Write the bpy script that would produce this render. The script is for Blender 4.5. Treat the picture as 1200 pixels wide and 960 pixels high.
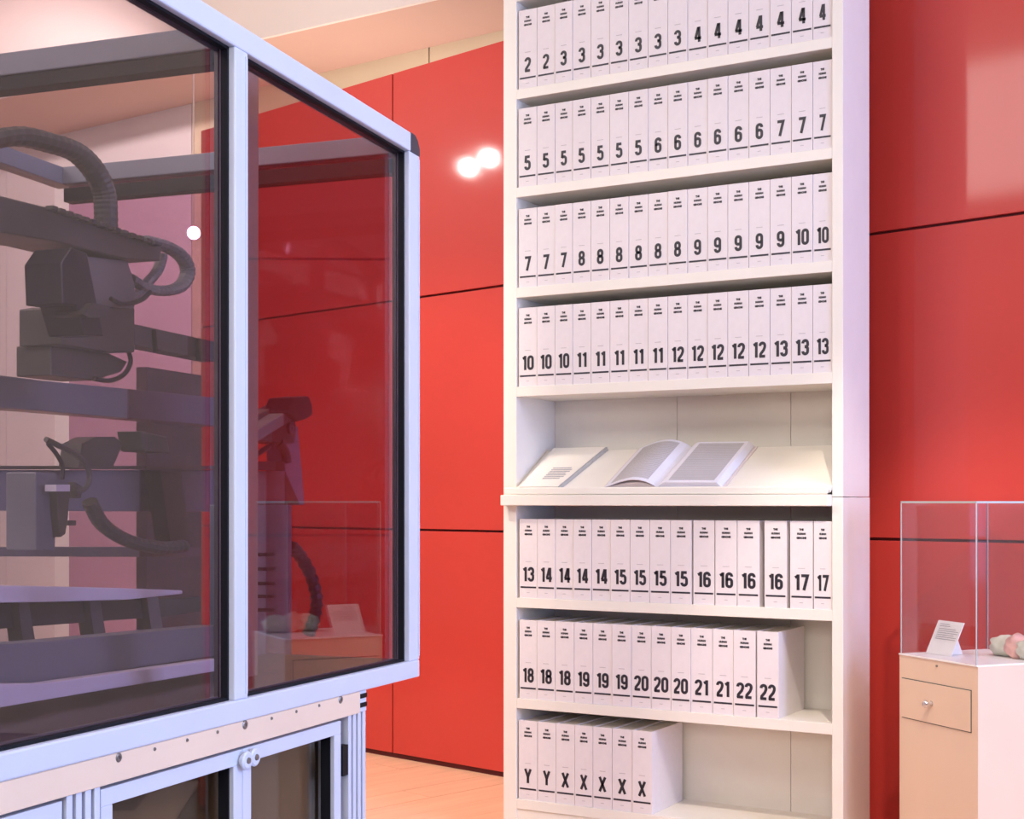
import bpy, bmesh, math, random
from mathutils import Vector, Matrix
for o in list(bpy.data.objects): bpy.data.objects.remove(o)
random.seed(7)
C = bpy.context.scene.collection
F = 1650.0; HZ = 587.0; H = 1.45          # focal length in pixels, horizon row, eye height
# ------------------------------------------------------------------ camera
cam = bpy.data.cameras.new('camera'); co = bpy.data.objects.new('camera', cam); C.objects.link(co)
co.location = (0, 0, H); co.rotation_euler = (math.pi/2, 0, 0)
cam.sensor_width = 36; cam.lens = 36*F/1200; cam.shift_y = (HZ-480)/1200; cam.clip_start = .05
bpy.context.scene.camera = co
# ------------------------------------------------------------------ world
w = bpy.data.worlds.new('world'); bpy.context.scene.world = w; w.use_nodes = True
w.node_tree.nodes['Background'].inputs[0].default_value = (.75, .8, 1, 1)
w.node_tree.nodes['Background'].inputs[1].default_value = .5
vs = bpy.context.scene.view_settings
vs.view_transform = 'Standard'; vs.look = 'None'; vs.gamma = 1; vs.use_curve_mapping = False
vs.exposure = 0.07
# ------------------------------------------------------------------ lights
def area(name, loc, to, sx, sy, power, col):
    l = bpy.data.lights.new(name, 'AREA'); l.shape = 'RECTANGLE'; l.size = sx; l.size_y = sy
    l.energy = power; l.color = col
    o = bpy.data.objects.new(name, l); C.objects.link(o); o.location = loc
    o.rotation_euler = (Vector(to)-Vector(loc)).to_track_quat('-Z', 'Y').to_euler()
    return o
def spot(name, loc, to, power, col, ang=60, r=.05, blend=.5):
    l = bpy.data.lights.new(name, 'SPOT'); l.energy = power; l.color = col
    l.spot_size = math.radians(ang); l.spot_blend = blend; l.shadow_soft_size = r
    o = bpy.data.objects.new(name, l); C.objects.link(o); o.location = loc
    o.rotation_euler = (Vector(to)-Vector(loc)).to_track_quat('-Z', 'Y').to_euler()
    return o
WARM = (1, .80, .62); NEUT = (1, .95, .89); COOL = (.34, .48, 1)
area('window_daylight', (5.6, .6, 2.4), (-.5, 4.0, 2.0), 3.0, 3.2, 340, COOL)
area('ceiling_panel_light', (-4.6, 2.0, 5.2), (-.2, 6.3, 1.4), 3.0, 2.0, 250, NEUT)
area('front_fill', (-1.2, -3.6, 3.0), (.3, 5, 1.5), 2.6, 1.3, 125, NEUT)  # added low fill behind the camera, lifts the back of the desk bay
spot('floor_spot', (-2.0, 4.2, 5.2), (-.9, 8.0, 0), 560, WARM, 45, .1)
spot('case_spot', (-1.3, 2.2, 4.9), (.5, 5.2, .7), 110, (1, .92, .84), 58, .12)
spot('wall_washer', (-2.2, 4.6, 5.0), (-.6, 8.9, 1.3), 185, NEUT, 62, .15)
area('soffit_fill', (-1.2, 9.3, 2.6), (-1.35, 9.35, 4.7), .7, .7, 30, (1, .86, .80))  # unseen fill added behind the red wall to brighten the soffit
area('side_fill', (4.3, .8, 5.2), (-.6, 3.4, .9), 2.0, 1.2, 95, (.97, .97, 1))  # added fill outside the view for the cabinet face and plinth
spot('rear_wall_fill', (-3.6, 7.2, 5.2), (-4.3, 12.3, 2.3), 900, NEUT, 75, .15)  # fill added to brighten the rear wall behind the left pane
spot('plinth_spot', (1.0, 2.2, 4.9), (1.6, 5.2, .8), 560, (1, .88, .76), 26, .08)
spot('right_wall_spot', (2.35, 4.3, 5.1), (1.95, 5.5, 2.95), 14, NEUT, 24, .05, 1)
# ------------------------------------------------------------------ materials
def mat(name, col, rough=.5, metal=0, noise=0, nscale=20, coat=0, bump=0, spec=.5, stretch=None, coatr=.05):
    m = bpy.data.materials.new(name); m.use_nodes = True; nt = m.node_tree; b = nt.nodes['Principled BSDF']
    b.inputs['Base Color'].default_value = (*col, 1); b.inputs['Roughness'].default_value = rough
    b.inputs['Metallic'].default_value = metal; b.inputs['Specular IOR Level'].default_value = spec
    b.inputs['Coat Weight'].default_value = coat; b.inputs['Coat Roughness'].default_value = coatr
    if noise or bump:
        tc = nt.nodes.new('ShaderNodeTexCoord'); n = nt.nodes.new('ShaderNodeTexNoise')
        n.inputs['Scale'].default_value = nscale; n.inputs['Detail'].default_value = 5
        src = tc.outputs['Object']
        if stretch:
            mp = nt.nodes.new('ShaderNodeMapping'); mp.inputs['Scale'].default_value = stretch
            nt.links.new(src, mp.inputs[0]); src = mp.outputs[0]
        nt.links.new(src, n.inputs['Vector'])
        if noise:
            r = nt.nodes.new('ShaderNodeValToRGB')
            r.color_ramp.elements[0].position = .3; r.color_ramp.elements[1].position = .7
            r.color_ramp.elements[0].color = (*[c*(1-noise) for c in col], 1)
            r.color_ramp.elements[1].color = (*[min(1, c*(1+noise)) for c in col], 1)
            nt.links.new(n.outputs['Fac'], r.inputs[0]); nt.links.new(r.outputs[0], b.inputs['Base Color'])
        if bump:
            bp = nt.nodes.new('ShaderNodeBump'); bp.inputs['Strength'].default_value = bump; bp.inputs['Distance'].default_value = .002
            nt.links.new(n.outputs['Fac'], bp.inputs['Height']); nt.links.new(bp.outputs[0], b.inputs['Normal'])
    return m
def glass(name, tint, ior=1.0, rough=0.0):   # ior: strength of the surface reflection
    m = bpy.data.materials.new(name); m.use_nodes = True; nt = m.node_tree; nt.nodes.clear()
    o = nt.nodes.new('ShaderNodeOutputMaterial'); mx = nt.nodes.new('ShaderNodeMixShader')
    t = nt.nodes.new('ShaderNodeBsdfTransparent'); t.inputs[0].default_value = (*tint, 1)
    g = nt.nodes.new('ShaderNodeBsdfGlossy'); g.inputs['Roughness'].default_value = rough; g.inputs[0].default_value = (1, 1, 1, 1)
    lw = nt.nodes.new('ShaderNodeLayerWeight'); lw.inputs[0].default_value = .5
    p = nt.nodes.new('ShaderNodeMath'); p.operation = 'POWER'; p.inputs[1].default_value = 5
    q = nt.nodes.new('ShaderNodeMath'); q.operation = 'MULTIPLY_ADD'; q.inputs[1].default_value = .96*ior; q.inputs[2].default_value = .04*ior
    nt.links.new(lw.outputs['Facing'], p.inputs[0]); nt.links.new(p.outputs[0], q.inputs[0]); nt.links.new(q.outputs[0], mx.inputs[0])
    nt.links.new(t.outputs[0], mx.inputs[1]); nt.links.new(g.outputs[0], mx.inputs[2])
    nt.links.new(mx.outputs[0], o.inputs[0]); return m
def emis(name, col, s):
    m = bpy.data.materials.new(name); m.use_nodes = True; nt = m.node_tree; b = nt.nodes['Principled BSDF']
    b.inputs['Base Color'].default_value = (*col, 1)
    b.inputs['Emission Color'].default_value = (*col, 1); b.inputs['Emission Strength'].default_value = s; return m
M = dict(
 red=mat('red_lacquer', (.56, .048, .035), .5, noise=.035, nscale=1.4, coat=.32, coatr=.075, spec=.3),
 redcore=mat('dark_red_joint', (.10, .006, .006), .7),
 cream=mat('cream_wall', (.74, .62, .42), .8, noise=.03, nscale=2, bump=.05),
 white=mat('white_wall', (.80, .76, .74), .8, noise=.02, nscale=2),
 ceil=mat('pale_ceiling', (.93, .83, .76), .8, noise=.02, nscale=1),
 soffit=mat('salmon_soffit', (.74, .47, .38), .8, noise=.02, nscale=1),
 plank=mat('orange_floor_wood', (.92, .58, .38), .38, noise=.09, nscale=3, stretch=(.6, 7, 1), bump=.06),
 sub=mat('dark_subfloor', (.16, .08, .05), .8, noise=.1),
 case=mat('cream_painted_wood', (.86, .81, .72), .42, noise=.015, nscale=8, bump=.02),
 book=mat('white_book_cloth', (.80, .735, .735), .55, noise=.015, nscale=40, bump=.03),
 page=mat('page_edges', (.78, .74, .68), .8, noise=.12, nscale=400, stretch=(1, .02, .02)),
 ink=mat('black_ink', (.022, .020, .030), .5, noise=.05),
 ink2=mat('faint_ink', (.50, .45, .46), .6, noise=.05),
 lead=mat('grey_text', (.42, .40, .42), .6, noise=.4, nscale=300),
 leaf=mat('printed_page', (.56, .54, .57), .6, noise=.05, nscale=300, stretch=(1, 4, 1)),
 leaf2=mat('blank_page_margin', (.82, .80, .88), .6, noise=.02),
 bind=mat('open_book_cover', (.74, .64, .62), .5, noise=.02),
 alu=mat('pale_aluminium', (.71, .77, .88), .38, metal=.0, noise=.02, nscale=6, bump=.02),
 alu2=mat('brushed_aluminium', (.52, .53, .55), .35, metal=.7, noise=.05, nscale=60, stretch=(1, 1, .05)),
 black=mat('black_rubber', (.008, .009, .012), .6, noise=.1, spec=.2),
 cap=mat('grey_corner_cap', (.05, .055, .065), .4, noise=.05),
 beige=mat('beige_wood_band', (.96, .75, .55), .5, noise=.03, nscale=5, bump=.04),
 screw=mat('screw_metal', (.30, .30, .29), .35, metal=.8, noise=.1, nscale=100),
 deck=mat('dark_deck', (.055, .045, .042), .45, noise=.2, nscale=6),
 brown=mat('brown_inner_board', (.36, .30, .24), .6, noise=.06, nscale=5),
 robot=mat('dark_grey_robot_metal', (.085, .09, .082), .45, noise=.15, nscale=12),
 robotl=mat('mid_grey_robot_metal', (.19, .20, .20), .45, noise=.1, nscale=12),
 lilac=mat('lilac_grey_metal', (.20, .23, .27), .4, noise=.06, nscale=5),
 tabl=mat('pale_lilac_table', (.80, .84, .95), .35, noise=.04, nscale=5),
 hose=mat('black_hose', (.020, .022, .035), .4, noise=.1),
 ivory=mat('ivory_plinth_paint', (.80, .60, .45), .5, noise=.02, nscale=5, bump=.02),
 plw=mat('white_plinth_top', (.88, .85, .82), .4, noise=.01),
 card=mat('white_card', (.88, .86, .84), .5, noise=.01),
 knob=mat('silver_knob', (.75, .75, .76), .2, metal=.9, noise=.03),
 rock=mat('pale_mineral', (.62, .62, .50), .7, noise=.25, nscale=14, bump=.5),
 rockp=mat('pink_mineral', (.74, .42, .36), .7, noise=.25, nscale=14, bump=.5),
 gl=glass('tinted_glass', (.80, .72, .76), 1.3),
 gl2=glass('tinted_end_glass', (.74, .56, .68), .5),
 gl3=glass('rear_glass', (.97, .94, .95), .5),
 gdoor=glass('dark_door_glass', (.72, .69, .64), .8),
 gclear=glass('clear_glass', (.955, .955, .965), 1.0),
 gedge=mat('glass_edge', (.45, .50, .50), .2, noise=.03),
 lampb=mat('lamp_housing', (.7, .7, .7), .4, noise=.02),
 lamp=emis('lamp_disc', (1, .96, .92), 420),
 lampv=emis('lamp_disc_violet', (1, .86, 1), 40),
 sky=emis('window_sky', (.55, .66, 1), 2.6),
)
# ------------------------------------------------------------------ mesh helpers
def box(bm, x0, x1, y0, y1, z0, z1, mi=0, f=None):
    vs_ = [Vector((x, y, z)) for z in (z0, z1) for y in (y0, y1) for x in (x0, x1)]
    if f: vs_ = [Vector(f(v)) for v in vs_]
    v = [bm.verts.new(p) for p in vs_]
    fs = [bm.faces.new([v[i] for i in q]) for q in ((0, 2, 3, 1), (4, 5, 7, 6), (0, 1, 5, 4), (2, 6, 7, 3), (0, 4, 6, 2), (1, 3, 7, 5))]
    for q in fs: q.material_index = mi
    return fs
def bar(bm, p, q, w, h, up=(0, 0, 1)):
    p, q = Vector(p), Vector(q); d = (q-p).normalized(); s = d.cross(Vector(up))
    if s.length < 1e-3: s = d.cross(Vector((1, 0, 0)))
    s.normalize(); u = s.cross(d).normalized()
    v = [bm.verts.new(b+s*a*w/2+u*c*h/2) for b in (p, q) for a, c in ((-1, -1), (1, -1), (1, 1), (-1, 1))]
    for i in range(4): bm.faces.new((v[i], v[(i+1) % 4], v[4+(i+1) % 4], v[4+i]))
    bm.faces.new(v[:4][::-1]); bm.faces.new(v[4:])
def catmull(P, n=6):
    P = [Vector(p) for p in P]; Q = [P[0]*2-P[1]]+P+[P[-1]*2-P[-2]]; out = []
    for i in range(1, len(Q)-2):
        a, b, c, d = Q[i-1:i+3]
        for k in range(n):
            t = k/n; out.append(.5*((2*b)+(c-a)*t+(2*a-5*b+4*c-d)*t*t+(3*b-a-3*c+d)*t**3))
    out.append(P[-1]); return out
def tube(bm, P, r, seg=10, flat=1.0, rib=0):
    prev = None; n0 = None
    for i, p in enumerate(P):
        d = (P[min(i+1, len(P)-1)]-P[max(i-1, 0)]).normalized()
        if n0 is None: n0 = d.cross(Vector((.3, .9, .2))).normalized()
        n0 = (n0-d*n0.dot(d)).normalized(); b = d.cross(n0)
        rr = r*(1+(rib if i % 2 else 0))
        ring = [bm.verts.new(p+n0*math.cos(2*math.pi*k/seg)*rr+b*math.sin(2*math.pi*k/seg)*rr*flat) for k in range(seg)]
        if prev:
            for k in range(seg): bm.faces.new((prev[k], prev[(k+1) % seg], ring[(k+1) % seg], ring[k]))
        else: bm.faces.new(ring[::-1])
        prev = ring
    bm.faces.new(prev)
def lathe(bm, origin, axis, prof, seg=20):
    o = Vector(origin); a = Vector(axis).normalized(); s = a.orthogonal().normalized(); t = a.cross(s); prev = None
    for r, h in prof:
        ring = [bm.verts.new(o+a*h+(s*math.cos(2*math.pi*k/seg)+t*math.sin(2*math.pi*k/seg))*max(r, 1e-5)) for k in range(seg)]
        if prev:
            for k in range(seg): bm.faces.new((prev[k], prev[(k+1) % seg], ring[(k+1) % seg], ring[k]))
        else: bm.faces.new(ring[::-1])
        prev = ring
    bm.faces.new(prev)
def prism(bm, pts, f0, f1):
    """closed outline pts (2D) -> solid; f0/f1 map a 2D point to the near and far side"""
    a = [bm.verts.new(f0(*p)) for p in pts]; b = [bm.verts.new(f1(*p)) for p in pts]; n = len(pts)
    bm.faces.new(a); bm.faces.new(b[::-1])
    for i in range(n): bm.faces.new((a[i], b[i], b[(i+1) % n], a[(i+1) % n]))
def B(): return bmesh.new()
def mesh_of(name, bm, mats, smooth=False, fixn=True):
    if fixn: bmesh.ops.recalc_face_normals(bm, faces=bm.faces)
    me = bpy.data.meshes.new(name); bm.to_mesh(me); bm.free()
    for m in (mats if isinstance(mats, (list, tuple)) else [mats]): me.materials.append(m)
    if smooth:
        for p in me.polygons: p.use_smooth = True
    return me
def obj(name, bm, mats, parent=None, smooth=False, bevel=0, label=None, kind=None):
    me = bm if isinstance(bm, bpy.types.Mesh) else mesh_of(name, bm, mats, smooth)
    o = bpy.data.objects.new(name, me); C.objects.link(o); o.parent = parent
    if bevel:
        b = o.modifiers.new('bevel', 'BEVEL'); b.width = bevel; b.segments = 2; b.limit_method = 'ANGLE'; b.angle_limit = .7
        b.harden_normals = False
    if label: o['label'] = label
    if kind: o['kind'] = kind
    return o
def thing(name, label, cat, loc=(0, 0, 0), rz=0, group=None):
    o = bpy.data.objects.new(name, None); C.objects.link(o); o.location = loc; o.rotation_euler = (0, 0, rz)
    o.empty_display_size = .1
    o['label'] = label; o['category'] = cat
    if group: o['group'] = group
    return o
def pix(x, y, Y): return Vector(((x-600)/F*Y, Y, H-(y-HZ)/F*Y))
def PX(x, Y): return (x-600)/F*Y
# ------------------------------------------------------------------ room
def frame_of(A, Bp):                       # local frame: x from A to B, y = left of it
    d = Vector((Bp[0]-A[0], Bp[1]-A[1])); return math.atan2(d.y, d.x), d.length
# floor, wood planks laid at right angles to the red wall
fl = obj('floor', (lambda bm: (box(bm, -9, 7, -5, 15, -.05, -.012), bm)[1])(B()), M['sub'], kind='structure')
ang = math.atan2(.70, .714)
pme = []
for L in (1.9, 2.4, 2.9):
    bm = B(); box(bm, -L/2+.0015, L/2-.0015, -.1085, .1085, -.012, 0); pme.append((L, mesh_of('plank', bm, M['plank'])))
cnt = 0
for r in range(-34, 35):
    v = r*.22; u = -6.6+random.random()*2
    while u < 7.5:
        L, me = random.choice(pme); u += L/2
        x = .2+u*math.cos(ang)-v*math.sin(ang); y = 7.0+u*math.sin(ang)+v*math.cos(ang)
        if -4.4 < x < 3.0 and 3.2 < y < 12.5 and cnt < 298:
            o = bpy.data.objects.new('plank', me); C.objects.link(o); o.parent = fl
            o.location = (x, y, random.uniform(-.0006, .0004)); o.rotation_euler = (0, 0, ang); cnt += 1
        u += L/2
# red wall of lacquered panels
CW = 1.45*F/325*1805
def wy(x): return CW/(x+1215)
A = Vector((PX(235, wy(235)), wy(235))); Bp = Vector((PX(590, wy(590)), wy(590)))
d = (Bp-A).normalized(); rw_ang = math.atan2(d.y, d.x)
def wall_u(x): return (Vector((PX(x, wy(x)), wy(x)))-A).length*(1 if x > 235 else -1)
LEN = 6.0
bm = B(); box(bm, .0, LEN, .02, .16, 0, 3.83)
rw = obj('wall_back', bm, M['redcore'], kind='structure'); rw.location = (A.x, A.y, 0); rw.rotation_euler = (0, 0, rw_ang)
u1 = wall_u(460); step = 2.10
edges = [0]; k = u1-step
while k > .3: edges.insert(1, k); k -= step
k = u1
while k < LEN: edges.append(k); k += step
edges.append(LEN)
for i in range(len(edges)-1):
    for j in range(3):
        bm = B(); box(bm, edges[i]+.005, edges[i+1]-.005, 0, .03, 1.287*j+(.008 if j else .03), 1.287*(j+1)-.004)
        obj('panel', bm, M['red'], rw, bevel=.002)
# cream rear wall above and beyond the red one
P1 = pix(590, 35, 3.15*F/552); P2 = pix(370, 87, 3.15*F/500)
db = (P1-P2).normalized(); A2 = P2-db*7.2
bw_len = 16
bw = obj('wall_rear', (lambda bm: (box(bm, 0, bw_len, .02, .2, 0, 5.5), bm)[1])(B()), M['sub'], kind='structure')
bw.location = (A2.x, A2.y, 0); bw.rotation_euler = (0, 0, math.atan2(db.y, db.x))
Pj = pix(513, 60, 3.15*F/527); uj = (Vector((Pj.x, Pj.y))-Vector((A2.x, A2.y))).length
u = uj-2.4*5
while u < bw_len:
    a, b = max(0, u), min(bw_len, u+2.4)
    if b > a+.1:
        bm = B(); box(bm, a+.006, b-.006, 0, .03, 0, 5.45); obj('panel', bm, M['cream'] if b > 6.2 else M['white'], bw)
    u += 2.4
# soffit (salmon underside) with cream fascia
S1 = pix(300, 48, 3.15*F/539); S2 = pix(512, 0, 3.15*F/587); ds = (S2-S1).normalized()
E1 = S1-ds*7.5; E2 = S2+ds*6
bm = B()
lo = [(E1.x, E1.y), (E2.x, E2.y), (P1.x+db.x*8, P1.y+db.y*8), (A2.x, A2.y)]
prism(bm, lo, lambda x, y: Vector((x, y, 4.6)), lambda x, y: Vector((x, y, 4.72)))
sf = obj('soffit', bm, M['soffit'], kind='structure'); sf.name = 'trim_1'
bm = B(); box(bm, 0, (E2-E1).length, -.03, .0, 4.598, 5.42)
fa = obj('fascia', bm, M['ceil'], kind='structure'); fa.name = 'trim_2'
fa.location = (E1.x, E1.y, 0); fa.rotation_euler = (0, 0, math.atan2(ds.y, ds.x))
obj('ceiling', (lambda bm: (box(bm, -9, 7, -5, 15, 5.42, 5.5), bm)[1])(B()), M['ceil'], kind='structure')
obj('wall_left', (lambda bm: (box(bm, -9, -8.8, -5, 15, 0, 5.42), bm)[1])(B()), M['white'], kind='structure')
obj('wall_front', (lambda bm: (box(bm, -9, 7, -5, -4.8, 0, 5.42), bm)[1])(B()), M['white'], kind='structure')
# right wall with a tall daylight window
bm = B(); box(bm, 6, 6.2, -5, -1.2, 0, 5.42); box(bm, 6, 6.2, 2.4, 15, 0, 5.42); box(bm, 6, 6.2, -1.2, 2.4, 0, .6); box(bm, 6, 6.2, -1.2, 2.4, 4.2, 5.42)
obj('wall_right', bm, M['white'], kind='structure')
wn = obj('window_1', (lambda bm: (box(bm, 6.1, 6.14, -1.2, 2.4, .6, 4.2), bm)[1])(B()), M['sky'], kind='structure')
bm = B()
for y in (-1.2, 0, 1.2, 2.34): box(bm, 6.02, 6.1, y, y+.06, .6, 4.2)
for z in (.6, 2.4, 4.14): box(bm, 6.02, 6.1, -1.2, 2.4, z, z+.06)
obj('window_frame', bm, M['alu'], wn)
# ------------------------------------------------------------------ bookcase
CB = .303*F/92*2867
def by(x): return CB/(x+2261)
def bl(x): return (by(590)-by(x))/(F/math.hypot(2861, F))                       # local x of a pixel column on the front
SG = 1.13                                                    # size factor: the volumes are 34 cm tall
ZF = H*(SG-1)/SG
def grow(bm): bmesh.ops.transform(bm, matrix=Matrix.Translation((0, 0, H*(1-SG))) @ Matrix.Scale(SG, 4), verts=bm.verts)
def cobj(name, bm, mats, parent=None, **k): grow(bm); return obj(name, bm, mats, parent, **k)
L0 = Vector((PX(590, by(590)), by(590), 0)); R0 = Vector((PX(988, by(988)), by(988), 0))
dd = (R0-L0); W = dd.length; bc_ang = math.atan2(dd.y, dd.x); D = .325
case = thing('bookcase', 'tall cream white bookcase full of numbered white volumes, in front of the red wall', 'bookcase', L0*SG, bc_ang)
def cz(y): return H-(y-HZ)*by(606)/F
ZL = [cz(v) for v in (116.5, 231.5, 349, 465, 592.5, 712, 830)]; ZL.append(ZL[-1]-.388)   # underside of each shelf
TOP = ZL[0]+.378+.5
T = .052; TR = bl(988)-bl(975); TH = .038
for x0, x1 in ((0, T+.006), (W-TR, W)):
    bm = B(); box(bm, x0, x1, 0, D, ZF, ZL[4]+.03); cobj('side_panel', bm, M['case'], case, bevel=.0015)
    bm = B(); box(bm, x0, x1, 0, D-.006, ZL[4]+.032, TOP); cobj('side_panel', bm, M['case'], case, bevel=.0015)
xi0, xi1 = T+.006, W-TR
for i, z in enumerate([ZL[0]+.378]+ZL[:4]+ZL[5:]):
    bm = B(); box(bm, xi0, xi1, 0, D-.012, z, z+TH); cobj('shelf', bm, M['case'], case, bevel=.0015)
bm = B(); box(bm, xi0, xi1, .0, D-.012, TOP-.04, TOP); cobj('top_board', bm, M['case'], case)
bm = B(); box(bm, xi0, xi1, .006, .03, ZF, ZL[7]-.002); cobj('plinth_board', bm, M['case'], case)
bx_e = [xi0, bl(748)+.02, bl(886)+.02, xi1]
for a, b in zip(bx_e[:-1], bx_e[1:]):
    for z0, z1 in ((ZF, ZL[4]), (ZL[4]+.035, TOP-.04)):
        bm = B(); box(bm, a+.001, b-.001, D-.012, D-.002, z0, z1); cobj('back_panel', bm, M['case'], case, bevel=.001)
# reading ledge: two stepped mouldings and a sloping desk
zf = ZL[4]
bm = B(); box(bm, .012, xi1-.001, -.045, D-.02, zf, zf+.040); cobj('ledge', bm, M['case'], case, bevel=.003, label='lower, thicker moulding of the reading ledge')
bm = B(); box(bm,   .020, xi1-.004, -.034, -.023, zf+.041, zf+.069); cobj('ledge_lip', bm, M['case'], case, bevel=.006)
DZ0, DZ1, DY0, DY1 = zf+.056, zf+.067+.150, -.022, .245
def desk(x, t, h=0):                                          # point on the sloping desk: t 0 front .. 1 back, h above it
    n = Vector((0, -(DZ1-DZ0), DY1-DY0)).normalized()
    return Vector((x, DY0+(DY1-DY0)*t, DZ0+(DZ1-DZ0)*t))+n*h
bm = B()
prism(bm, [(0, 0), (1, 0), (1, 1), (0, 1)], lambda s, t: desk(xi0+.001+s*(xi1-xi0-.002), t), lambda s, t: desk(xi0+.001+s*(xi1-xi0-.002), t, -.012))
cobj('sloping_desk', bm, M['case'], case)
bm = B(); box(bm, xi0+.001, xi1-.001, DY1, DY1+.012, zf+.041, DZ1+.0); cobj('desk_back', bm, M['case'], case)
# ---- glyphs
def arc(cx, cy, rx, ry, a0, a1, n=8): return [(cx+rx*math.cos(math.radians(a0+(a1-a0)*i/n)), cy+ry*math.sin(math.radians(a0+(a1-a0)*i/n))) for i in range(n+1)]
xl, xr, cx_ = .075, .405, .24; r_ = .165
six = arc(cx_, .76, r_, r_, -8, 180)+arc(cx_, .24, r_, r_, 180, 360)+arc(cx_, .42, r_, .15, 0, 165)
G = {
 '0': [(arc(cx_, .76, r_, r_, 0, 180)+arc(cx_, .24, r_, r_, 180, 360), True)],
 '1': [([(.25, 0), (.25, 1)], False), ([(.25, .90), (.06, .80)], False)],
 '2': [(arc(cx_, .76, r_, r_, 188, 0)+[(.40, .66), (.33, .48), (.12, .22), (.095, .03)], False), ([(.03, .07), (.43, .07)], False)],
 '3': [(arc(cx_, .76, r_, r_, 185, 0)+arc(cx_-.04, .66, .205, .13, 0, -90), False), (arc(cx_-.04, .40, .205, .13, 90, 0)+arc(cx_, .24, r_, r_, 0, -185), False)],
 '4': [([(.29, .98), (.085, .27)], False), ([(.03, .26), (.49, .26)], False), ([(.345, 0), (.345, 1)], False)],
 '5': [([(.42, .925), (.12, .925), (.095, .52)]+[], False), (arc(cx_, .43, r_, .165, 150, 0)+arc(cx_, .24, r_, r_, 0, -185), False)],
 '6': [(six, False)],
 '7': [([(.02, .925), (.41, .925), (.18, 0)], False)],
 '8': [(arc(cx_, .765, .15, .16, 0, 180)+arc(cx_, .68, .15, .15, 180, 360), True), (arc(cx_, .36, r_, .16, 0, 180)+arc(cx_, .24, r_, r_, 180, 360), True)],
 '9': [([(.48-x, 1-y) for x, y in six], False)],
 'X': [([(.03, 0), (.45, 1)], False), ([(.45, 0), (.03, 1)], False)],
 'Y': [([(.03, 1), (.24, .45), (.45, 1)], False), ([(.24, .48), (.24, 0)], False)],
}
GW = {'1': .36}
def stroke(bm, pts, closed, t, f):
    P = [Vector(p) for p in pts]
    Q = [P[0]]
    for p in P[1:]:
        if (p-Q[-1]).length > 1e-4: Q.append(p)
    if closed and (Q[0]-Q[-1]).length < 1e-4: Q.pop()
    n = len(Q); LR = []
    for i in range(n):
        a = Q[(i-1) % n] if (closed or i > 0) else None; b = Q[(i+1) % n] if (closed or i < n-1) else None
        d1 = (Q[i]-a).normalized() if a is not None else None; d2 = (b-Q[i]).normalized() if b is not None else None
        if d1 is None: d1 = d2
        if d2 is None: d2 = d1
        n1 = Vector((-d1.y, d1.x)); n2 = Vector((-d2.y, d2.x)); m = (n1+n2).normalized(); s = t/max(.35, m.dot(n1))
        LR.append((bm.verts.new(f(*(Q[i]+m*s))), bm.verts.new(f(*(Q[i]-m*s)))))
    for i in range(n if closed else n-1):
        a, b = LR[i], LR[(i+1) % n]; bm.faces.new((a[0], b[0], b[1], a[1]))
BWID, BH, BD = .0785, .303, .282                              # a volume: spine width, height, depth
def number_mesh(s):
    bm = B(); hh = .0545; gap = .07
    widths = [GW.get(c, .48) for c in s]; tot = sum(widths)+gap*(len(s)-1); x = -tot/2
    for i, c in enumerate(s):
        for pts, cl in G[c]:
            off = .0002*i
            stroke(bm, pts, cl, .094, lambda a, b, x=x: Vector(((a+x)*hh, -.0008, .0635+b*hh)))
        x += widths[i]+gap
    bmesh.ops.recalc_face_normals(bm, faces=bm.faces)
    return mesh_of('spine_number', bm, M['ink'])
def text_mesh(s, size, bold=0):
    cu = bpy.data.curves.new('t', 'FONT'); cu.body = s; cu.size = size; cu.align_x = 'CENTER'; cu.offset = bold; cu.resolution_u = 2
    o = bpy.data.objects.new('t', cu); C.objects.link(o)
    me = bpy.data.meshes.new_from_object(o.evaluated_get(bpy.context.evaluated_depsgraph_get())) if False else None
    bpy.context.view_layer.update()
    dg = bpy.context.evaluated_depsgraph_get(); me = bpy.data.meshes.new_from_object(o.evaluated_get(dg))
    bpy.data.objects.remove(o); return me
def title_mesh():
    bm = B()
    for s, z in (('THE', .2705), ('HUMAN', .2560), ('GENOME', .2415)):
        me = text_mesh(s, .0125, .0011)
        me.transform(Matrix.Translation((0, -.0008, z)) @ Matrix.Rotation(math.pi/2, 4, 'X') @ Matrix.Diagonal((.64, .72, 1, 1)))
        bm.from_mesh(me)
    return mesh_of('spine_title', bm, M['ink'], fixn=False)
NUM = {}; TITLE = title_mesh()
bm = B(); box(bm, -.034, .034, -.0009, -.0002, .0375, .0438); BAR = mesh_of('spine_rule', bm, M['ink'])
bm = B(); box(bm, -.012, .012, -.0008, -.0002, .1385, .1402); box(bm, -.007, .006, -.0008, -.0002, .0195, .0212); FINE = mesh_of('fine_print', bm, M['ink2'])
bm = B()
hw = BWID/2-.0006
box(bm, -hw, hw, 0, .004, 0, BH); box(bm, -hw, -hw+.003, .004, BD, 0, BH); box(bm, hw-.003, hw, .004, BD, 0, BH)
COVER = mesh_of('cover', bm, M['book'])
bm = B(); box(bm, -hw+.0035, hw-.0035, .0045, BD-.004, .003, BH-.004); PAGES = mesh_of('pages', bm, M['page'])
for me in (COVER, PAGES, TITLE, BAR, FINE): me.transform(Matrix.Scale(SG, 4))
E4 = [22, 90, 157, 222, 290, 360, 430, 502, 575, 648, 722, 797, 875, 953, 1033, 1112]
E5 = [25, 92, 158, 225, 292, 363, 435, 508, 585, 668, 750, 832, 932, 1027, 1115]
E6 = [25, 90, 158, 228, 297, 368, 440, 513, 587, 660, 740, 818, 905]
E7 = [22, 92, 160, 230, 297, 368, 443]
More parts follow.
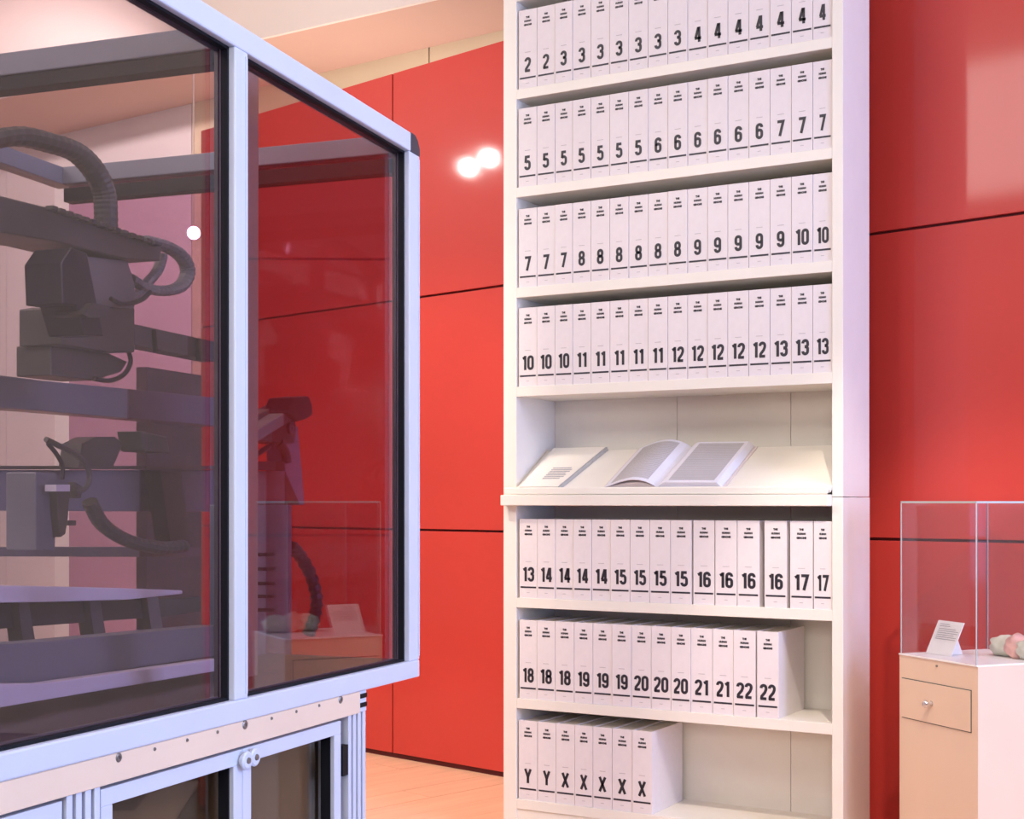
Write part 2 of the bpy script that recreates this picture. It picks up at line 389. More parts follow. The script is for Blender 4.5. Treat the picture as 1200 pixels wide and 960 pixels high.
ROWS = [(['2']*2+['3']*7+['4']*7, E4, 0, 'top visible shelf'), (['5']*7+['6']*6+['7']*3, E4, 1, 'second shelf'),
 (['7']*3+['8']*6+['9']*5+['10']*2, E4, 2, 'third shelf'), (['10']*3+['11']*5+['12']*5+['13']*3, E4, 3, 'shelf above the desk'),
 (['13']+['14']*4+['15']*4+['16']*4+['17']*2, E5, 5, 'first shelf below the desk'),
 (['18']*3+['19']*3+['20']*3+['21']*2+['22']*2, E6, 6, 'second shelf below the desk'), (['Y']*2+['X']*5, E7, 7, 'lowest visible shelf')]
ORD = ['first', 'second', 'third', 'fourth', 'fifth', 'sixth', 'seventh', 'eighth', 'ninth', 'tenth', 'eleventh', 'twelfth', 'thirteenth', 'fourteenth', 'fifteenth', 'sixteenth']
CNT = ['', 'only', 'two', 'three', 'four', 'five', 'six', 'seven']
case_m = Matrix.Translation(L0) @ Matrix.Rotation(bc_ang, 4, 'Z')
for nums, ed, zi, where in ROWS:
    xs = [bl(600+e*380/1200) for e in ed]
    for i, s in enumerate(nums):
        nxt = xs[i+1] if i+1 < len(xs) else xs[i]+.0800
        wd = min(nxt-xs[i]-.0006, .0822)
        if i+1 == len(xs) and len(ed) >= 15: wd = min(wd, xi1-.0015-xs[i])
        x = xs[i]+wd/2
        if s not in NUM: NUM[s] = number_mesh(s); NUM[s].transform(Matrix.Scale(SG, 4))
        k = nums[:i].count(s); n = nums.count(s)
        lab = 'white volume with spine %s %s, %s from left on %s' % ('letter' if s in 'XY' else 'number', s, ORD[i], where)
        p = case_m @ Vector((x, .004+random.uniform(0, .003), ZL[zi]+TH+.0004)); p = Vector((p.x*SG, p.y*SG, H+(p.z-H)*SG))
        t = thing('book', lab, 'book', p, bc_ang+random.uniform(-.002, .002), 'white numbered volumes on the bookcase')
        t.scale = (wd/BWID, 1, 1)
        for nm, me in (('cover', COVER), ('pages', PAGES), ('spine_title', TITLE), ('spine_number', NUM[s]), ('spine_rule', BAR), ('fine_print', FINE)):
            o = bpy.data.objects.new(nm, me); C.objects.link(o); o.parent = t
# ---- open book on the sloping desk (desk coordinates)
def on_desk(name, label, cat):
    return thing(name, label, cat, L0*SG, bc_ang)
ob = on_desk('open_book', 'thick white book lying open on the sloping reading desk of the bookcase', 'book')
xs0 = bl(768)+.012                                            # gutter at the front edge
sk = .030                                                     # the book lies slightly turned on the desk
def dk(x, t, h): return desk(x+sk*t, t, h)
def pagecurve(side, n=14, amp=.030, wid=.205, edge=.004):
    out = []
    for i in range(n+1):
        s = i/n
        if side < 0: h = edge+amp*math.sin(math.pi*min(1, s*1.02))**.8*(1-.45*s) if s < .98 else edge
        else: h = .006+.020*math.sin(math.pi/2*min(1, s*5)) - .002*s
        out.append((side*wid*s, max(.003, h)))
    return out
def sheet(bm, prof, t0, t1, base=None, thick=.0015, f=dk, x0=xs0):
    m = 6; top = [[bm.verts.new(f(x0+p[0], t0+(t1-t0)*j/m, p[1])) for j in range(m+1)] for p in prof]
    bot = [[bm.verts.new(f(x0+p[0], t0+(t1-t0)*j/m, (p[1]-thick) if base is None else base)) for j in range(m+1)] for p in prof]
    n = len(prof)
    for i in range(n-1):
        for j in range(m):
            bm.faces.new((top[i][j], top[i+1][j], top[i+1][j+1], top[i][j+1])); bm.faces.new((bot[i][j], bot[i][j+1], bot[i+1][j+1], bot[i+1][j]))
        bm.faces.new((top[i][0], bot[i][0], bot[i+1][0], top[i+1][0])); bm.faces.new((top[i][m], top[i+1][m], bot[i+1][m], bot[i][m]))
    for j in range(m):
        bm.faces.new((top[0][j], top[0][j+1], bot[0][j+1], bot[0][j])); bm.faces.new((top[-1][j], bot[-1][j], bot[-1][j+1], top[-1][j+1]))
t0, t1 = .03, .99
bm = B(); sheet(bm, [(-.222, .003), (-.1, .003), (0, .004), (.1, .003), (.262, .003)], t0-.01, t1+.005, base=.0004); cobj('cover', bm, M['bind'], ob)
rp = [(.235*i/16, .006+.023*math.sin(math.pi/2*min(1, i/16*6))-.003*i/16) for i in range(17)]
rp.append((.250, .006))
bm = B(); sheet(bm, rp, t0, t1, base=.0035); cobj('page_block', bm, M['leaf2'], ob, smooth=False, label='thick right-hand block of pages')
lp = [(-.215*i/18, .006+.036*(math.sin(math.pi*(i/18)**.75)) ) for i in range(19)]
bm = B(); sheet(bm, lp, t0, t1, thick=.003); cobj('page_block', bm, M['leaf2'], ob, label='thin left-hand pages arching up from the cover')
bm = B(); sheet(bm, [(x, h*.60) for x, h in lp[:-1]], t0+.01, t1-.01, base=.0035); cobj('page_block', bm, M['bind'], ob, label='pages and flap beneath the arched leaf')
def inset(prof, a, b): return [(x, h+.0007) for x, h in prof[a:b]]
bm = B(); sheet(bm, inset(lp, 3, 17), t0+.05, t1-.04, thick=.0005); cobj('printed_text', bm, M['leaf'], ob)
bm = B(); sheet(bm, inset(rp, 3, 16), t0+.05, t1-.04, thick=.0005); cobj('printed_text', bm, M['leaf'], ob)
# small print columns as rows
for prof, a, b in ((lp, 3, 17), (rp, 3, 16)):
    bm = B()
    for k in range(26):
        t = t0+.07+k*.0325
        sheet(bm, [(x, h+.0012) for x, h in prof[a:b]], t, t+.010, thick=.0003)
    cobj('text_lines', bm, M['ink2'], ob, kind='stuff')
# information board on the desk
ib = on_desk('information_board', 'pale sloping board with a small block of grey text left of the open book', 'board')
bx0, bx1 = bl(612), bl(657)
def bd(s, t, h): return desk(bx0+(bx1-bx0+.075*t)*s+.012*t*(1-s), t, h)
bm = B(); prism(bm, [(0, .02), (1, .02), (1, .99), (0, .99)], lambda s, t: bd(s, t, .0006), lambda s, t: bd(s, t, .016)); cobj('board', bm, M['case'], ib, bevel=.001)
bm = B(); prism(bm, [(1.003, .02), (1.03, .02), (1.03, .99), (1.003, .99)], lambda s, t: bd(s, t, .0006), lambda s, t: bd(s, t, .0155)); cobj('board_edge', bm, M['alu2'], ib, label='grey edge of the board')
bm = B()
for k in range(7):
    t = .20+k*.042; prism(bm, [(.40, t), (.86-.05*(k % 3 == 0), t), (.86-.05*(k % 3 == 0), t+.024), (.40, t+.024)], lambda s, q: bd(s, q, .0162), lambda s, q: bd(s, q, .0168))
cobj('board_text', bm, M['lead'], ib)
# ------------------------------------------------------------------ robot cabinet on the left
YE = 3.734; KK = YE/F
CC = YE*713
def cy_(x): return CC/(1205-x)
O = Vector((PX(492, YE), YE, 0)); ux, uy = 605/math.hypot(605, F), F/math.hypot(605, F)
CA = math.atan2(-uy, -ux)                                     # local +x runs towards the camera, +y outwards
CI = (Matrix.Translation(O) @ Matrix.Rotation(CA, 4, 'Z')).inverted()
SH = 25/F*uy
def sh(v): return Vector((v[0], v[1], v[2]+SH*v[0]))
def ca(x): return (YE-cy_(x))/uy                             # local x of a pixel column on the face
def P(x, y, d):                                               # a photo point carried to depth d inside the cabinet
    o = CI @ Vector((0, 0, H)); q = CI @ pix(x, y, 1.0); v = q-o; t = (-d-o.y)/v.y; return o+v*t
def cbox(bm, *a): return box(bm, *a, f=sh)
cab = thing('robot_cabinet', 'large glazed cabinet in a pale aluminium frame holding robots, at the left', 'cabinet', O, CA)
ZB, ZI, ZT = H-206*KK, H-185.8*KK, H+425.5*KK
ZJ = ZT-.050
AE = 2.15; WD = 1.1; m0, m1 = ca(291), ca(276); s1 = .064
bm = B(); cbox(bm, 0, AE, -.045, 0, ZB, ZI); obj('bottom_rail', bm, M['alu'], cab, bevel=.004)
bm = B(); cbox(bm, .055, AE, -.045, 0, ZJ, ZT); obj('top_rail', bm, M['alu'], cab, bevel=.004)
bm = B()
pr = [(0, ZJ+.0), (.055, ZJ), (.055, ZT), (.03, ZT-.001), (.012, ZT-.012), (.0, ZT-.032)]
prism(bm, pr, lambda x, z: sh((x, 0, z)), lambda x, z: sh((x, -.045, z))); obj('corner_cap', bm, M['cap'], cab, label='dark plastic rounded corner cap')
for a, b in ((0, s1), (m0, m1), (AE-.07, AE)):
    bm = B(); cbox(bm, a, b, -.045, -.0005, ZI, ZJ); obj('post', bm, M['alu'], cab, bevel=.003)
    bm = B(); cbox(bm, a+.005, a+.012, -.0005, .002, ZI+.01, ZJ-.01); obj('post_ridge', bm, M['alu'], cab)
for a, b in ((s1, m0), (m1, AE-.07)):
    bm = B()
    cbox(bm, a, a+.006, -.031, -.0155, ZI, ZJ); cbox(bm, b-.006, b, -.031, -.0155, ZI, ZJ)
    cbox(bm, a, b, -.031, -.0155, ZI, ZI+.006); cbox(bm, a, b, -.031, -.0155, ZJ-.006, ZJ)
    obj('gasket', bm, M['black'], cab)
    bm = B(); cbox(bm, a+.001, a+.007, -.046, -.0375, ZI, ZJ); cbox(bm, b-.007, b-.001, -.046, -.0375, ZI, ZJ); cbox(bm, a+.007, b-.007, -.046, -.0375, ZI+.0, ZI+.008); cbox(bm, a+.007, b-.007, -.046, -.0375, ZJ-.008, ZJ)
    obj('inner_bead', bm, M['robotl'], cab)
    bm = B(); cbox(bm, a+.006, b-.006, -.037, -.031, ZI+.006, ZJ-.006); obj('glass_pane', bm, M['gl'], cab)
# far end, back and cross members
for z0, z1 in ((ZB, ZI), (ZJ, ZT)):
    bm = B(); cbox(bm, .004, .055, -WD, -.056, z0, z1); obj('end_rail', bm, M['lilac'], cab, bevel=.003)
    bm = B(); cbox(bm, .004, AE, -WD-.055, -WD, z0, z1); obj('rear_rail', bm, M['lilac'], cab, bevel=.003)
bm = B(); cbox(bm, .012, .05, -WD, -.056, ZJ-.05, ZJ-.012); obj('end_gasket', bm, M['black'], cab)
bm = B(); cbox(bm, m0, m1, -WD, -.056, ZJ, ZT); obj('cross_rail', bm, M['lilac'], cab, bevel=.003)
bm = B(); cbox(bm, m0+.004, m1-.004, -WD, -.056, ZJ-.03, ZJ-.001); obj('cross_gasket', bm, M['black'], cab)
for a in (AE-.07,):
    bm = B(); cbox(bm, a, a+.06, -WD-.055, -WD, ZI, ZJ); obj('post', bm, M['alu2'], cab, bevel=.003, label='post at the back of the cabinet')
bm = B(); cbox(bm, .02, .026, -WD, -.076, ZI, ZJ); obj('glass_pane', bm, M['gl2'], cab, label='pane closing the far end')
bm = B(); cbox(bm, .06, AE-.07, -WD-.03, -WD-.024, ZI, ZJ); obj('glass_pane', bm, M['gl3'], cab, label='pane closing the back')
bm = B(); cbox(bm, .03, AE, -WD, -.056, ZI-.025, ZI); obj('deck', bm, M['deck'], cab)
# beige band with bolts
bz0, bz1 = H-229.2*KK, ZB-.0005; b0 = ca(424)
bm = B(); cbox(bm, b0, AE, -.03, -.004, bz0, bz1); obj('wooden_band', bm, M['beige'], cab, bevel=.0015)
for px, py, r in ((139, 888, .0085), (287, 849.5, .0095), (399, 820, .0095), (181, 878, .0035), (219, 867.5, .0035), (254.6, 858, .0035), (318, 842, .0035), (347, 834, .0035), (373.7, 827, .0035)):
    q = P(px, py, .004); bm = B()
    lathe(bm, (q.x, -.0045, q.z), (0, 1, 0), [(r, 0), (r, .0015), (r*.8, .003), (r*.35, .003), (r*.3, .001), (0.0001, .001)], 14)
    obj('bolt' if r > .005 else 'screw', bm, M['screw'], cab)
# grooved posts of the base
def gpost(a0, a1, z0=0, z1=bz0):
    bm = B(); n = 4; wdt = (a1-a0); rib = wdt/ (n+ (n-1)*.62); g = rib*.62; x = a0
    cbox(bm, a0+.001, a1-.001, -.09, -.028, z0, z1)
    for i in range(n): cbox(bm, x, x+rib, -.03, -.008, z0, z1); x += rib+g
    o = obj('base_post', bm, M['alu'], cab, bevel=.0012)
    x = a0+rib
    for i in range(n-1):
        bm = B(); cbox(bm, x+.001, x+g-.001, -.0279, -.026, z0, z1); obj('groove', bm, M['alu2'], o); x += rib+g
p0, p1 = ca(432), ca(412)
gpost(p0, p1); gpost(ca(122), ca(83))
bm = B(); cbox(bm, p0, b0-.002, -.06, -.006, bz0+.001, ZB-.001); bl_o = obj('profile_end', bm, M['alu'], cab, bevel=.001)
for z in (bz0+.012, bz0+.034):
    bm = B(); cbox(bm, p0+.0, b0-.003, -.0062, -.004, z, z+.011); obj('slot', bm, M['black'], bl_o)
# base body and doors
bm = B(); cbox(bm, p0+.02, AE, -WD, -.10, .08, bz0-.003); obj('base_body', bm, M['brown'], cab)
bm = B(); cbox(bm, p0, p0+.06, -WD, -.1, 0, bz0-.003); obj('base_side', bm, M['alu2'], cab)
def door(a0, a1, hinge, knob):
    z0, z1 = .09, H-232.6*KK; fw = .034; bm = B(); y0, y1 = -.036, -.012
    cbox(bm, a0, a1, y0, y1, z1-.031, z1); cbox(bm, a0, a1, y0, y1, z0, z0+.05); cbox(bm, a0, a0+fw, y0, y1, z0+.05, z1-.031); cbox(bm, a1-fw, a1, y0, y1, z0+.05, z1-.031)
    d_ = obj('door', bm, M['alu'], cab, bevel=.0015)
    bm = B(); cbox(bm, a0+fw, a1-fw, -.052, -.046, z0+.05, z1-.031); obj('door_glass', bm, M['gdoor'], d_)
    bm = B(); cbox(bm, a0+fw, a0+fw+.004, -.046, -.022, z0+.05, z1-.031); cbox(bm, a1-fw-.004, a1-fw, -.046, -.022, z0+.05, z1-.031); cbox(bm, a0+fw, a1-fw, -.046, -.034, z1-.036, z1-.031); obj('door_gasket', bm, M['black'], d_)
    if knob:
        q = P(*knob, .012); bm = B(); lathe(bm, (q.x, -.0115, q.z), (0, 1, 0), [(.012, 0), (.012, .006), (.019, .008), (.0195, .013), (.016, .016), (.0001, .016)], 20)
        obj('door_knob', bm, M['alu'], d_, smooth=False)
        bm = B(); lathe(bm, (q.x, .0046, q.z), (0, 1, 0), [(.007, 0), (.006, .003), (.0001, .003)], 12); obj('knob_button', bm, M['screw'], d_)
door(ca(405), ca(290.5), 1, (292.5, 887)); door(ca(290), ca(125), 0, (283, 891)); door(ca(80), AE-.02, 0, None)
bm = B(); q = P(408, 888, .02); cbox(bm, ca(411.5), ca(405.6), -.03, -.008, q.z-.036-SH*q.x, q.z+.036-SH*q.x); obj('hinge', bm, M['black'], cab)
# ------------------------------------------------------------------ equipment inside
def eq(name, label, cat, base): 
    q = P(*base); return thing(name, label, cat, O, CA)
def poly(bm, pts, d0, d1): prism(bm, pts, lambda x, y: P(x, y, d0), lambda x, y: P(x, y, d0)+Vector((0, -(d1-d0), 0)))
def hose(bm, pts, d, r, flat=1, rib=0, n=6): tube(bm, catmull([P(x, y, d) for x, y in pts], n), r, 10, flat, rib)
g = eq('gantry_robot', 'dark grey gantry robot with a tool head and looping cable chains behind the left pane', 'robot', (100, 290, .5))
bm = B(); poly(bm, [(-60, 214), (60, 244), (130, 264), (190, 286), (188, 306), (150, 304), (70, 284), (-60, 262)], .55, .70); obj('beam', bm, M['robot'], g, bevel=.004)
bm = B()
for k in range(14):
    x = 62+k*9.2; y = 243+(x-62)*.345; poly(bm, [(x, y-2.5), (x+6, y-.6), (x+6, y+4), (x, y+2)], .53, .55)
obj('beam_chain_links', bm, M['robot'], g)
bm = B(); hose(bm, [(168, 282), (192, 288), (212, 300), (220, 318), (212, 335), (192, 341), (170, 337), (152, 326)], .60, .0125, 1.6, .12, 8); obj('cable_chain', bm, M['robotl'], g)
bm = B(); hose(bm, [(190, 300), (184, 318), (172, 332), (160, 346), (140, 352)], .61, .012, 1.6, .12, 8); obj('cable_chain', bm, M['robotl'], g)
bm = B(); hose(bm, [(176, 342), (168, 350), (156, 355), (142, 356), (130, 350)], .54, .006, 1, 0); obj('cable', bm, M['hose'], g)
bm = B(); hose(bm, [(-30, 168), (20, 160), (60, 168), (88, 178), (108, 197), (121, 222), (124, 246), (124, 275)], .58, .020, 1.4, .06, 8); obj('cable_chain', bm, M['robot'], g, label='large arching cable chain above the beam')
bm = B(); poly(bm, [(84, 290), (102, 296), (112, 345), (122, 394), (100, 393), (90, 358), (74, 356), (72, 308)], .46, .56); obj('tool_head', bm, M['hose'], g, bevel=.003, label='black angled tool head')
bm = B(); poly(bm, [(101, 300), (150, 306), (158, 332), (158, 361), (112, 360), (108, 330)], .57, .66); obj('head_housing', bm, M['robotl'], g, bevel=.003)
bm = B(); poly(bm, [(86, 358), (158, 361), (158, 413), (128, 413), (72, 404), (72, 360)], .58, .70); obj('head_housing', bm, M['robot'], g, bevel=.003)
bm = B(); poly(bm, [(97, 368), (110, 355), (130, 359), (121, 372), (104, 372)], .44, .52); obj('head_bracket', bm, M['robot'], g)
bm = B(); hose(bm, [(150, 410), (153, 424), (146, 438), (130, 446), (110, 444)], .6, .006); obj('cable', bm, M['hose'], g)
bm = B(); poly(bm, [(60, 404), (128, 414), (150, 424), (142, 436), (110, 446), (60, 440)], .62, .72); obj('turntable', bm, M['robot'], g, bevel=.003)
rf = eq('transfer_rail', 'dark sloping transfer rail running to the mullion behind the left pane', 'rail', (200, 400, .6))
bm = B(); poly(bm, [(158, 380), (258, 402), (258, 424), (158, 404)], .7, .76); obj('rail', bm, M['robot'], rf)
for px in (181, 232):
    bm = B(); poly(bm, [(px, 386+(px-180)*.2), (px+2, 386+(px-180)*.2), (px+4, 412+(px-180)*.2), (px+2, 412+(px-180)*.2)], .69, .7); obj('seam', bm, M['black'], rf)
sb = eq('storage_rack', 'lilac grey storage rack of wide horizontal beams behind the left pane', 'rack', (150, 520, .8))
bm = B(); poly(bm, [(-120, 425), (51, 446), (264, 467), (264, 500), (51, 482), (-120, 470)], .9, .98); obj('beam', bm, M['lilac'], sb, bevel=.003)
bm = B(); poly(bm, [(-120, 546), (264, 546), (264, 550), (-120, 550)], .84, .90); obj('rail_strip', bm, M['robot'], sb)
bm = B(); poly(bm, [(-120, 551), (264, 551), (264, 600), (-120, 598)], .86, .94); obj('beam', bm, M['lilac'], sb, bevel=.003)
bm = B(); poly(bm, [(-120, 641), (236, 641), (236, 653), (-120, 652)], .86, .94); obj('rail_strip', bm, M['robotl'], sb, bevel=.002)
bm = B(); poly(bm, [(172, 430), (236, 440), (236, 800), (172, 800)], 1.16, 1.20); obj('rear_cover', bm, M['robot'], sb)
bm = B(); poly(bm, [(42, 553), (66, 555), (65, 645), (42, 645)], .5, .58); obj('upright', bm, M['lilac'], sb, bevel=.003)
bm = B(); poly(bm, [(165, 505), (196, 512), (199, 531), (170, 529)], .76, .84); obj('motor', bm, M['robot'], sb, bevel=.004)
bm = B(); poly(bm, [(188, 552), (212, 552), (224, 640), (200, 640)], .8, .85); obj('strut', bm, M['robot'], sb)
ga = eq('gripper_arm', 'slim dark gripper with looped hoses at the far left of the left pane', 'robot', (75, 600, .5))
bm = B(); hose(bm, [(54, 515), (68, 522), (88, 532), (101, 545), (105, 560), (100, 572), (88, 577)], .5, .0065); obj('hose', bm, M['robot'], ga)
bm = B(); hose(bm, [(56, 520), (66, 532), (73, 546), (73, 562)], .5, .005); obj('hose', bm, M['hose'], ga)
bm = B(); poly(bm, [(66, 568), (84, 568), (81, 590), (80, 606), (77, 626), (71, 630), (68, 600)], .48, .53); obj('gripper_body', bm, M['robot'], ga, bevel=.002)
bm = B(); poly(bm, [(66, 568), (82, 568), (82, 576), (66, 576)], .46, .49); obj('gripper_collar', bm, M['tabl'], ga)
bm = B(); poly(bm, [(88, 565), (96, 570), (95, 584), (89, 584)], .5, .52); obj('hose_fitting', bm, M['robot'], ga)
bm = B(); poly(bm, [(80, 610), (89, 610), (89, 616), (80, 616)], .5, .52); obj('finger', bm, M['robot'], ga)
ba = eq('cable_sweep', 'broad dark cable duct curving down to the lower rail behind the left pane', 'cable', (130, 620, .6))
bm = B(); hose(bm, [(105, 588), (118, 612), (138, 628), (160, 637), (190, 642), (215, 640)], .66, .017, 1.3, .05, 8); obj('duct', bm, M['robot'], ba)
bm = B(); poly(bm, [(96, 520), (112, 512), (134, 512), (144, 520), (132, 548), (92, 548)], .7, .76); obj('duct_bracket', bm, M['robot'], ba)
tb = eq('steel_bench', 'pale lilac topped bench on the cabinet deck behind the left pane', 'bench', (130, 700, .6))
bm = B(); poly(bm, [(-120, 684), (130, 689), (214, 692), (214, 696), (150, 703), (51, 706), (-120, 708)], .5, .95); obj('bench_top', bm, M['tabl'], tb, bevel=.002)
bm = B(); poly(bm, [(-120, 712), (200, 702), (236, 700), (236, 716), (200, 722), (-120, 746)], .62, .7); obj('apron', bm, M['robot'], tb)
for px in (104, 172, 20):
    bm = B(); poly(bm, [(px, 700), (px+13, 700), (px+25, 775), (px+11, 778)], .60, .64); obj('leg', bm, M['robotl'], tb)
bm = B(); poly(bm, [(-120, 764), (51, 752), (258, 733), (258, 768), (140, 786), (51, 800), (-120, 815)], .30, .36); obj('lower_shelf', bm, M['lilac'], tb, bevel=.002)
bm = B(); poly(bm, [(-120, 804), (51, 801), (258, 772), (258, 786), (51, 821), (-120, 850)], .24, .27); obj('shelf_lip', bm, M['tabl'], tb, bevel=.002)
# right pane: arm on a column and ribbed hose
ra = eq('articulated_robot', 'black jointed robot arm on a lilac column behind the right pane', 'robot', (330, 520, .4))
bm = B(); bar(bm, P(284, 516, .42), P(352, 474, .42), .05, .032); obj('upper_arm', bm, M['robotl'], ra, bevel=.004)
bm = B(); bar(bm, P(292, 492, .46), P(338, 468, .46), .04, .018); obj('upper_arm', bm, M['robot'], ra, bevel=.003)
bm = B(); poly(bm, [(344, 466), (362, 464), (366, 474), (367, 486), (360, 491), (350, 494), (338, 484)], .38, .46); obj('elbow', bm, M['hose'], ra, bevel=.004)
bm = B(); poly(bm, [(304, 500), (331, 488), (346, 492), (348, 505), (345, 520), (331, 520), (304, 516)], .43, .50); obj('joint_housing', bm, M['robot'], ra, bevel=.003)
bm = B(); q = P(341, 502, .425); lathe(bm, q, (0, 1, 0), [(.017, -.004), (.017, .004), (.013, .007), (.012, .004), (.005, .004), (.004, .007), (.0001, .007)], 20); obj('joint_disc', bm, M['robotl'], ra)
bm = B(); hose(bm, [(302, 532), (314, 524), (326, 518)], .44, .0075); hose(bm, [(326, 518), (334, 530), (336, 542)], .44, .014); poly(bm, [(300, 541), (334, 541), (334, 551), (300, 551)], .42, .5); obj('forearm_bracket', bm, M['hose'], ra)
bm = B(); poly(bm, [(334, 494), (349, 500), (354, 552), (357, 592), (352, 592), (334, 552)], .47, .53); obj('side_cover', bm, M['lilac'], ra, bevel=.002)
bm = B(); poly(bm, [(301, 552), (334, 552), (334, 592), (301, 592)], .45, .53); obj('pedestal_head', bm, M['robotl'], ra, bevel=.002)
bm = B(); poly(bm, [(301, 592), (342, 592), (342, 772), (301, 776)], .45, .6); obj('column', bm, M['lilac'], ra, bevel=.003)
for y in (648, 665, 682, 697, 713):
    bm = B(); poly(bm, [(301, y), (322, y), (322, y+4), (301, y+4)], .445, .45); obj('column_slot', bm, M['black'], ra)
bm = B(); hose(bm, [(341, 640), (352, 652), (364, 674), (371, 700), (369, 722), (362, 742)], .47, .0155, 1, .34, 5); obj('ribbed_hose', bm, M['hose'], ra)
cp = eq('corner_upright', 'narrow warm grey upright behind the mullion inside the cabinet', 'upright', (297, 500, .2))
bm = B(); poly(bm, [(290, 77), (303, 84), (302, 808), (290, 810)], .20, .23); obj('upright', bm, M['brown'], cp); 
# ------------------------------------------------------------------ plinths
def plinth(name, label, corner, ang, wid, dep, ztop, knob=True, ghost=False, gtop=1.44, drawer=(.03, .40, .055, .17)):
    t = thing(name, label, 'display plinth', corner, ang)
    bm = B(); box(bm, 0, wid, .004, dep, 0, ztop-.006); obj('body', bm, M['ivory'], t, bevel=.001)
    bm = B(); box(bm, 0, wid, .0, dep, ztop-.006, ztop); obj('top', bm, M['plw'], t, bevel=.001)
    x0, x1, z0, z1 = drawer
    bm = B(); box(bm, x0-.003, x1+.003, .0022, .0038, ztop-z1-.003, ztop-z0+.003); obj('drawer_gap', bm, M['robot'], t)
    bm = B(); box(bm, x0, x1, -.0005, .0024, ztop-z1, ztop-z0); dr = obj('drawer', bm, M['ivory'], t, bevel=.0005)
    if knob:
        bm = B(); lathe(bm, ((x0+x1)/2-.02, -.0006, ztop-(z0+z1)/2), (0, -1, 0), [(.010, 0), (.007, .004), (.006, .014), (.013, .020), (.0145, .027), (.010, .033), (.0001, .034)], 20)
        obj('drawer_knob', bm, M['knob'], dr, smooth=True)
    bm = B(); lathe(bm, (wid*.5, .0036, ztop-.025), (0, -1, 0), [(.004, 0), (.004, .0045), (.0001, .0045)], 12); obj('lock', bm, M['screw'], t)
    e = .008; g0 = .004
    for nm, a in (('f', (e, wid-e, g0, g0+.005)), ('b', (e, wid-e, dep-g0-.005, dep-g0)), ('l', (e, e+.005, g0+.005, dep-g0-.005)), ('r', (wid-e-.005, wid-e, g0+.005, dep-g0-.005))):
        bm = B(); box(bm, *a, ztop+.0005, gtop); obj('glass_pane', bm, M['gclear'], t)
    bm = B(); box(bm, e, wid-e, g0, dep-g0, gtop, gtop+.008); obj('glass_lid', bm, M['gclear'], t)
    bm = B(); s = .0035
    for x in (e, wid-e-s):
        for y in (g0-.0006, dep-g0-s): box(bm, x, x+s, y, y+s, ztop+.0005, gtop+.0085)
    for y in (g0-.0006, dep-g0-s): box(bm, e, wid-e, y, y+s, gtop+.001, gtop+.0085)
    for x in (e-.0005, wid-e-s+.0005): box(bm, x, x+s, g0, dep-g0, gtop+.001, gtop+.0085)
    obj('glass_edges', bm, M['gedge'], t)
    return t
zt = .87
Yl, Yr = (H-zt)*F/178.5, 0
Vp = -60
Yr = Yl*(1053-Vp)/(1145-Vp)
PA = Vector((PX(1053, Yl), Yl, 0)); PB = Vector((PX(1145, Yr), Yr, 0)); dp = PB-PA; pang = math.atan2(dp.y, dp.x); pw = dp.length
def pu(x): Yx = Yl*(1053-Vp)/(x-Vp); return (Vector((PX(x, Yx), Yx, 0))-PA).length
zt_ = lambda y, x: (y-HZ)*(Yl*(1053-Vp)/(x-Vp))/F-(H-zt)
plinth('display_plinth', 'beige plinth with a drawer, silver knob and glass cover, right of the bookcase', PA, pang, pw, .42, zt,
       drawer=(pu(1057), pu(1137), zt_(795, 1057), zt_(840, 1057)))
fn = Vector((uy, -ux, 0))
def mirror_ray(x, y, z):                                       # photo point seen in the cabinet glass -> world point at height z
    t = (z-H)*F/-(y-HZ); v = pix(x, y, t); return v-2*(v-O).dot(fn)*fn
cm = Matrix.Translation(PA) @ Matrix.Rotation(pang, 4, 'Z')
def label_card(name, label, M4, x0, x1, y, z, hgt, lean, skew, txtrows, w2=None):
    t = thing(name, label, 'label card', M4 @ Vector((x0, y, z)), M4.to_euler().z)
    wd = x1-x0; th = .004
    def q(s, v, h): return Vector((s*wd+skew*v, lean*v-h, hgt*v+.001))
    bm = B(); prism(bm, [(0, 0), (1, 0), (1, 1), (0, 1)], lambda s, v: q(s, v, 0), lambda s, v: q(s, v, -th)); obj('card', bm, M['card'], t)
    bm = B(); prism(bm, [(.3, 0), (.7, 0), (.7, 1), (.3, 1)], lambda s, v: q(s, v*.8, -th-.0002), lambda s, v: Vector((s*wd+skew*.0, lean*1.9+.002, .001))+Vector((0, .002*v, .001*v))); obj('stand', bm, M['card'], t)
    bm = B()
    for i, (v, a, b) in enumerate(txtrows):
        prism(bm, [(a, v), (b, v), (b, v+.018), (a, v+.018)], lambda s, vv: q(s, vv, .0012), lambda s, vv: q(s, vv, .0004))
    obj('lettering', bm, M['lead'], t); return t
CX0, CX1, CY0, CSK = .040, .185, .095, .018
rows = [(.90, .14, .5), (.84, .14, .55)]+[(.76-.06*i, .14, .92 if i % 3 else .8) for i in range(6)]
label_card('label_card', 'white label card leaning inside the glass cover right of the bookcase', cm, CX0, CX1, CY0, zt, .125, .045, CSK, rows)
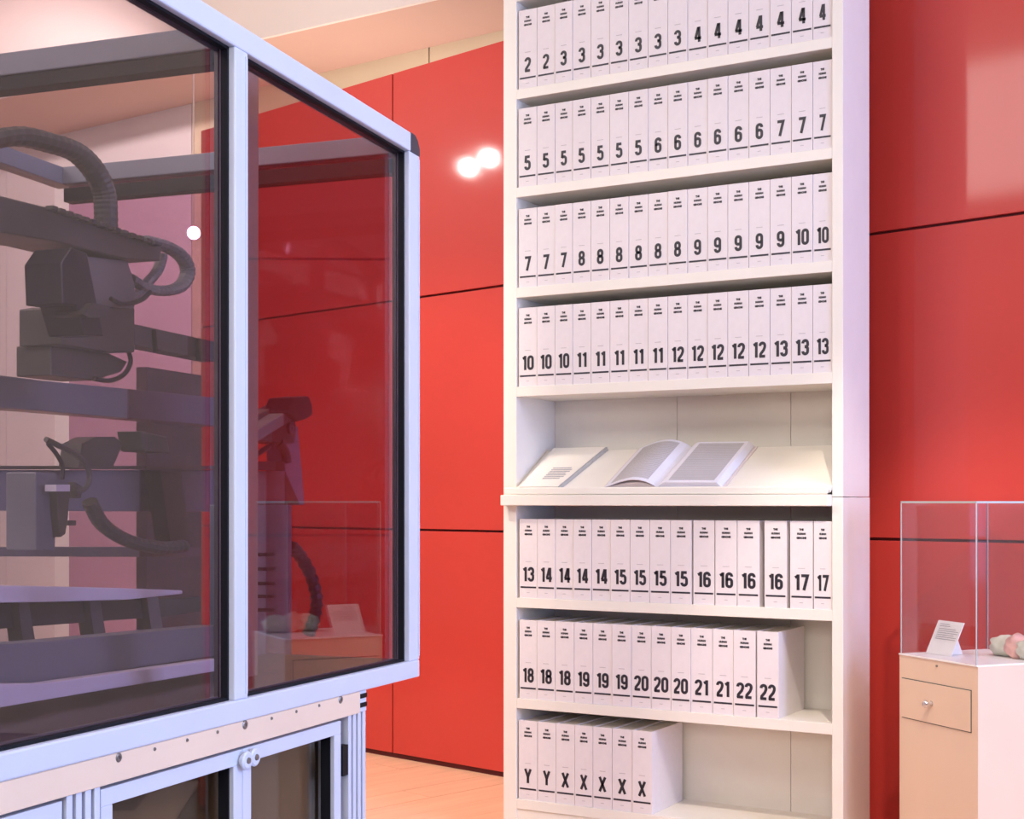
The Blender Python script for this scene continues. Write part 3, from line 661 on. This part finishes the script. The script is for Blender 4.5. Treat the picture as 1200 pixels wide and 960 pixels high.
# mineral at the right of the plinth (out of the direct view, mirrored in the cabinet glass)
qm = Matrix.Translation(mirror_ray(360, 741, zt)) @ Matrix.Rotation(pang, 4, 'Z'); q_ang = pang
rk = thing('mineral_specimen', 'lumpy pale green and pink mineral under the plinth cover, mirrored in the right cabinet pane', 'mineral', (qm.translation.x, qm.translation.y, zt), q_ang)
for dx, sx, sz, mm, nm in ((-.06, .055, .040, 'rock', 'left_lump'), (.01, .05, .046, 'rockp', 'lump'), (.085, .065, .040, 'rock', 'lump')):
    bm = B(); bmesh.ops.create_icosphere(bm, subdivisions=3, radius=1)
    for v in bm.verts:
        n = v.co.copy(); k = 1+.14*math.sin(5*n.x+dx*40)*math.cos(4*n.y+2)+.10*math.sin(9*n.z+6*n.x)
        v.co = Vector((dx+n.x*sx*k, n.y*.05*k, max(.001, sz*.9+n.z*sz*k)))
    obj('lump', bm, M[mm], rk, smooth=True)
# ------------------------------------------------------------------ gallery spotlights seen as reflections and glare
def spot_lamp(loc, aim, label, m='lamp', r=.055, top=4.6):
    t = thing('ceiling_spotlight', label, 'spotlight', loc, 0, 'gallery ceiling spotlights')
    a = (Vector(aim)-Vector(loc)).normalized()
    bm = B(); lathe(bm, a*-.16, a, [(.02, 0), (r*1.15, .02), (r*1.15, .16), (r*1.05, .165), (r*1.02, .15)], 24); obj('housing', bm, M['lampb'], t, smooth=False)
    bm = B(); lathe(bm, a*-.008, a, [(r, 0), (r, .004), (.0001, .004)], 24); obj('lamp_disc', bm, M[m], t)
    bm = B(); bar(bm, a*-.12, Vector((a.x*-.12, a.y*-.12, top-loc[2])), .005, .005); obj('stem', bm, M['lampb'], t)
wn_ = Vector((math.sin(rw_ang), -math.cos(rw_ang), 0))
def wall_reflect(px, py, t):
    Y = wy(px); h = pix(px, py, Y); d = (h-Vector((0, 0, H))).normalized(); r = d-2*d.dot(wn_)*wn_; return h+r*t, h
for px, py, t, lb in ((549, 196, 3.4, 'spotlight mirrored as the left white glare on the red wall'), (573, 185, 3.4, 'spotlight mirrored as the right white glare on the red wall')):
    p, h = wall_reflect(px, py, t); spot_lamp(p, h, lb, top=5.42)
p = pix(227, 273, 8.6); spot_lamp(p, (0, 0, 1.4), 'glowing violet white spotlight seen through the left pane of the cabinet', 'lampv', r=.038, top=5.42)
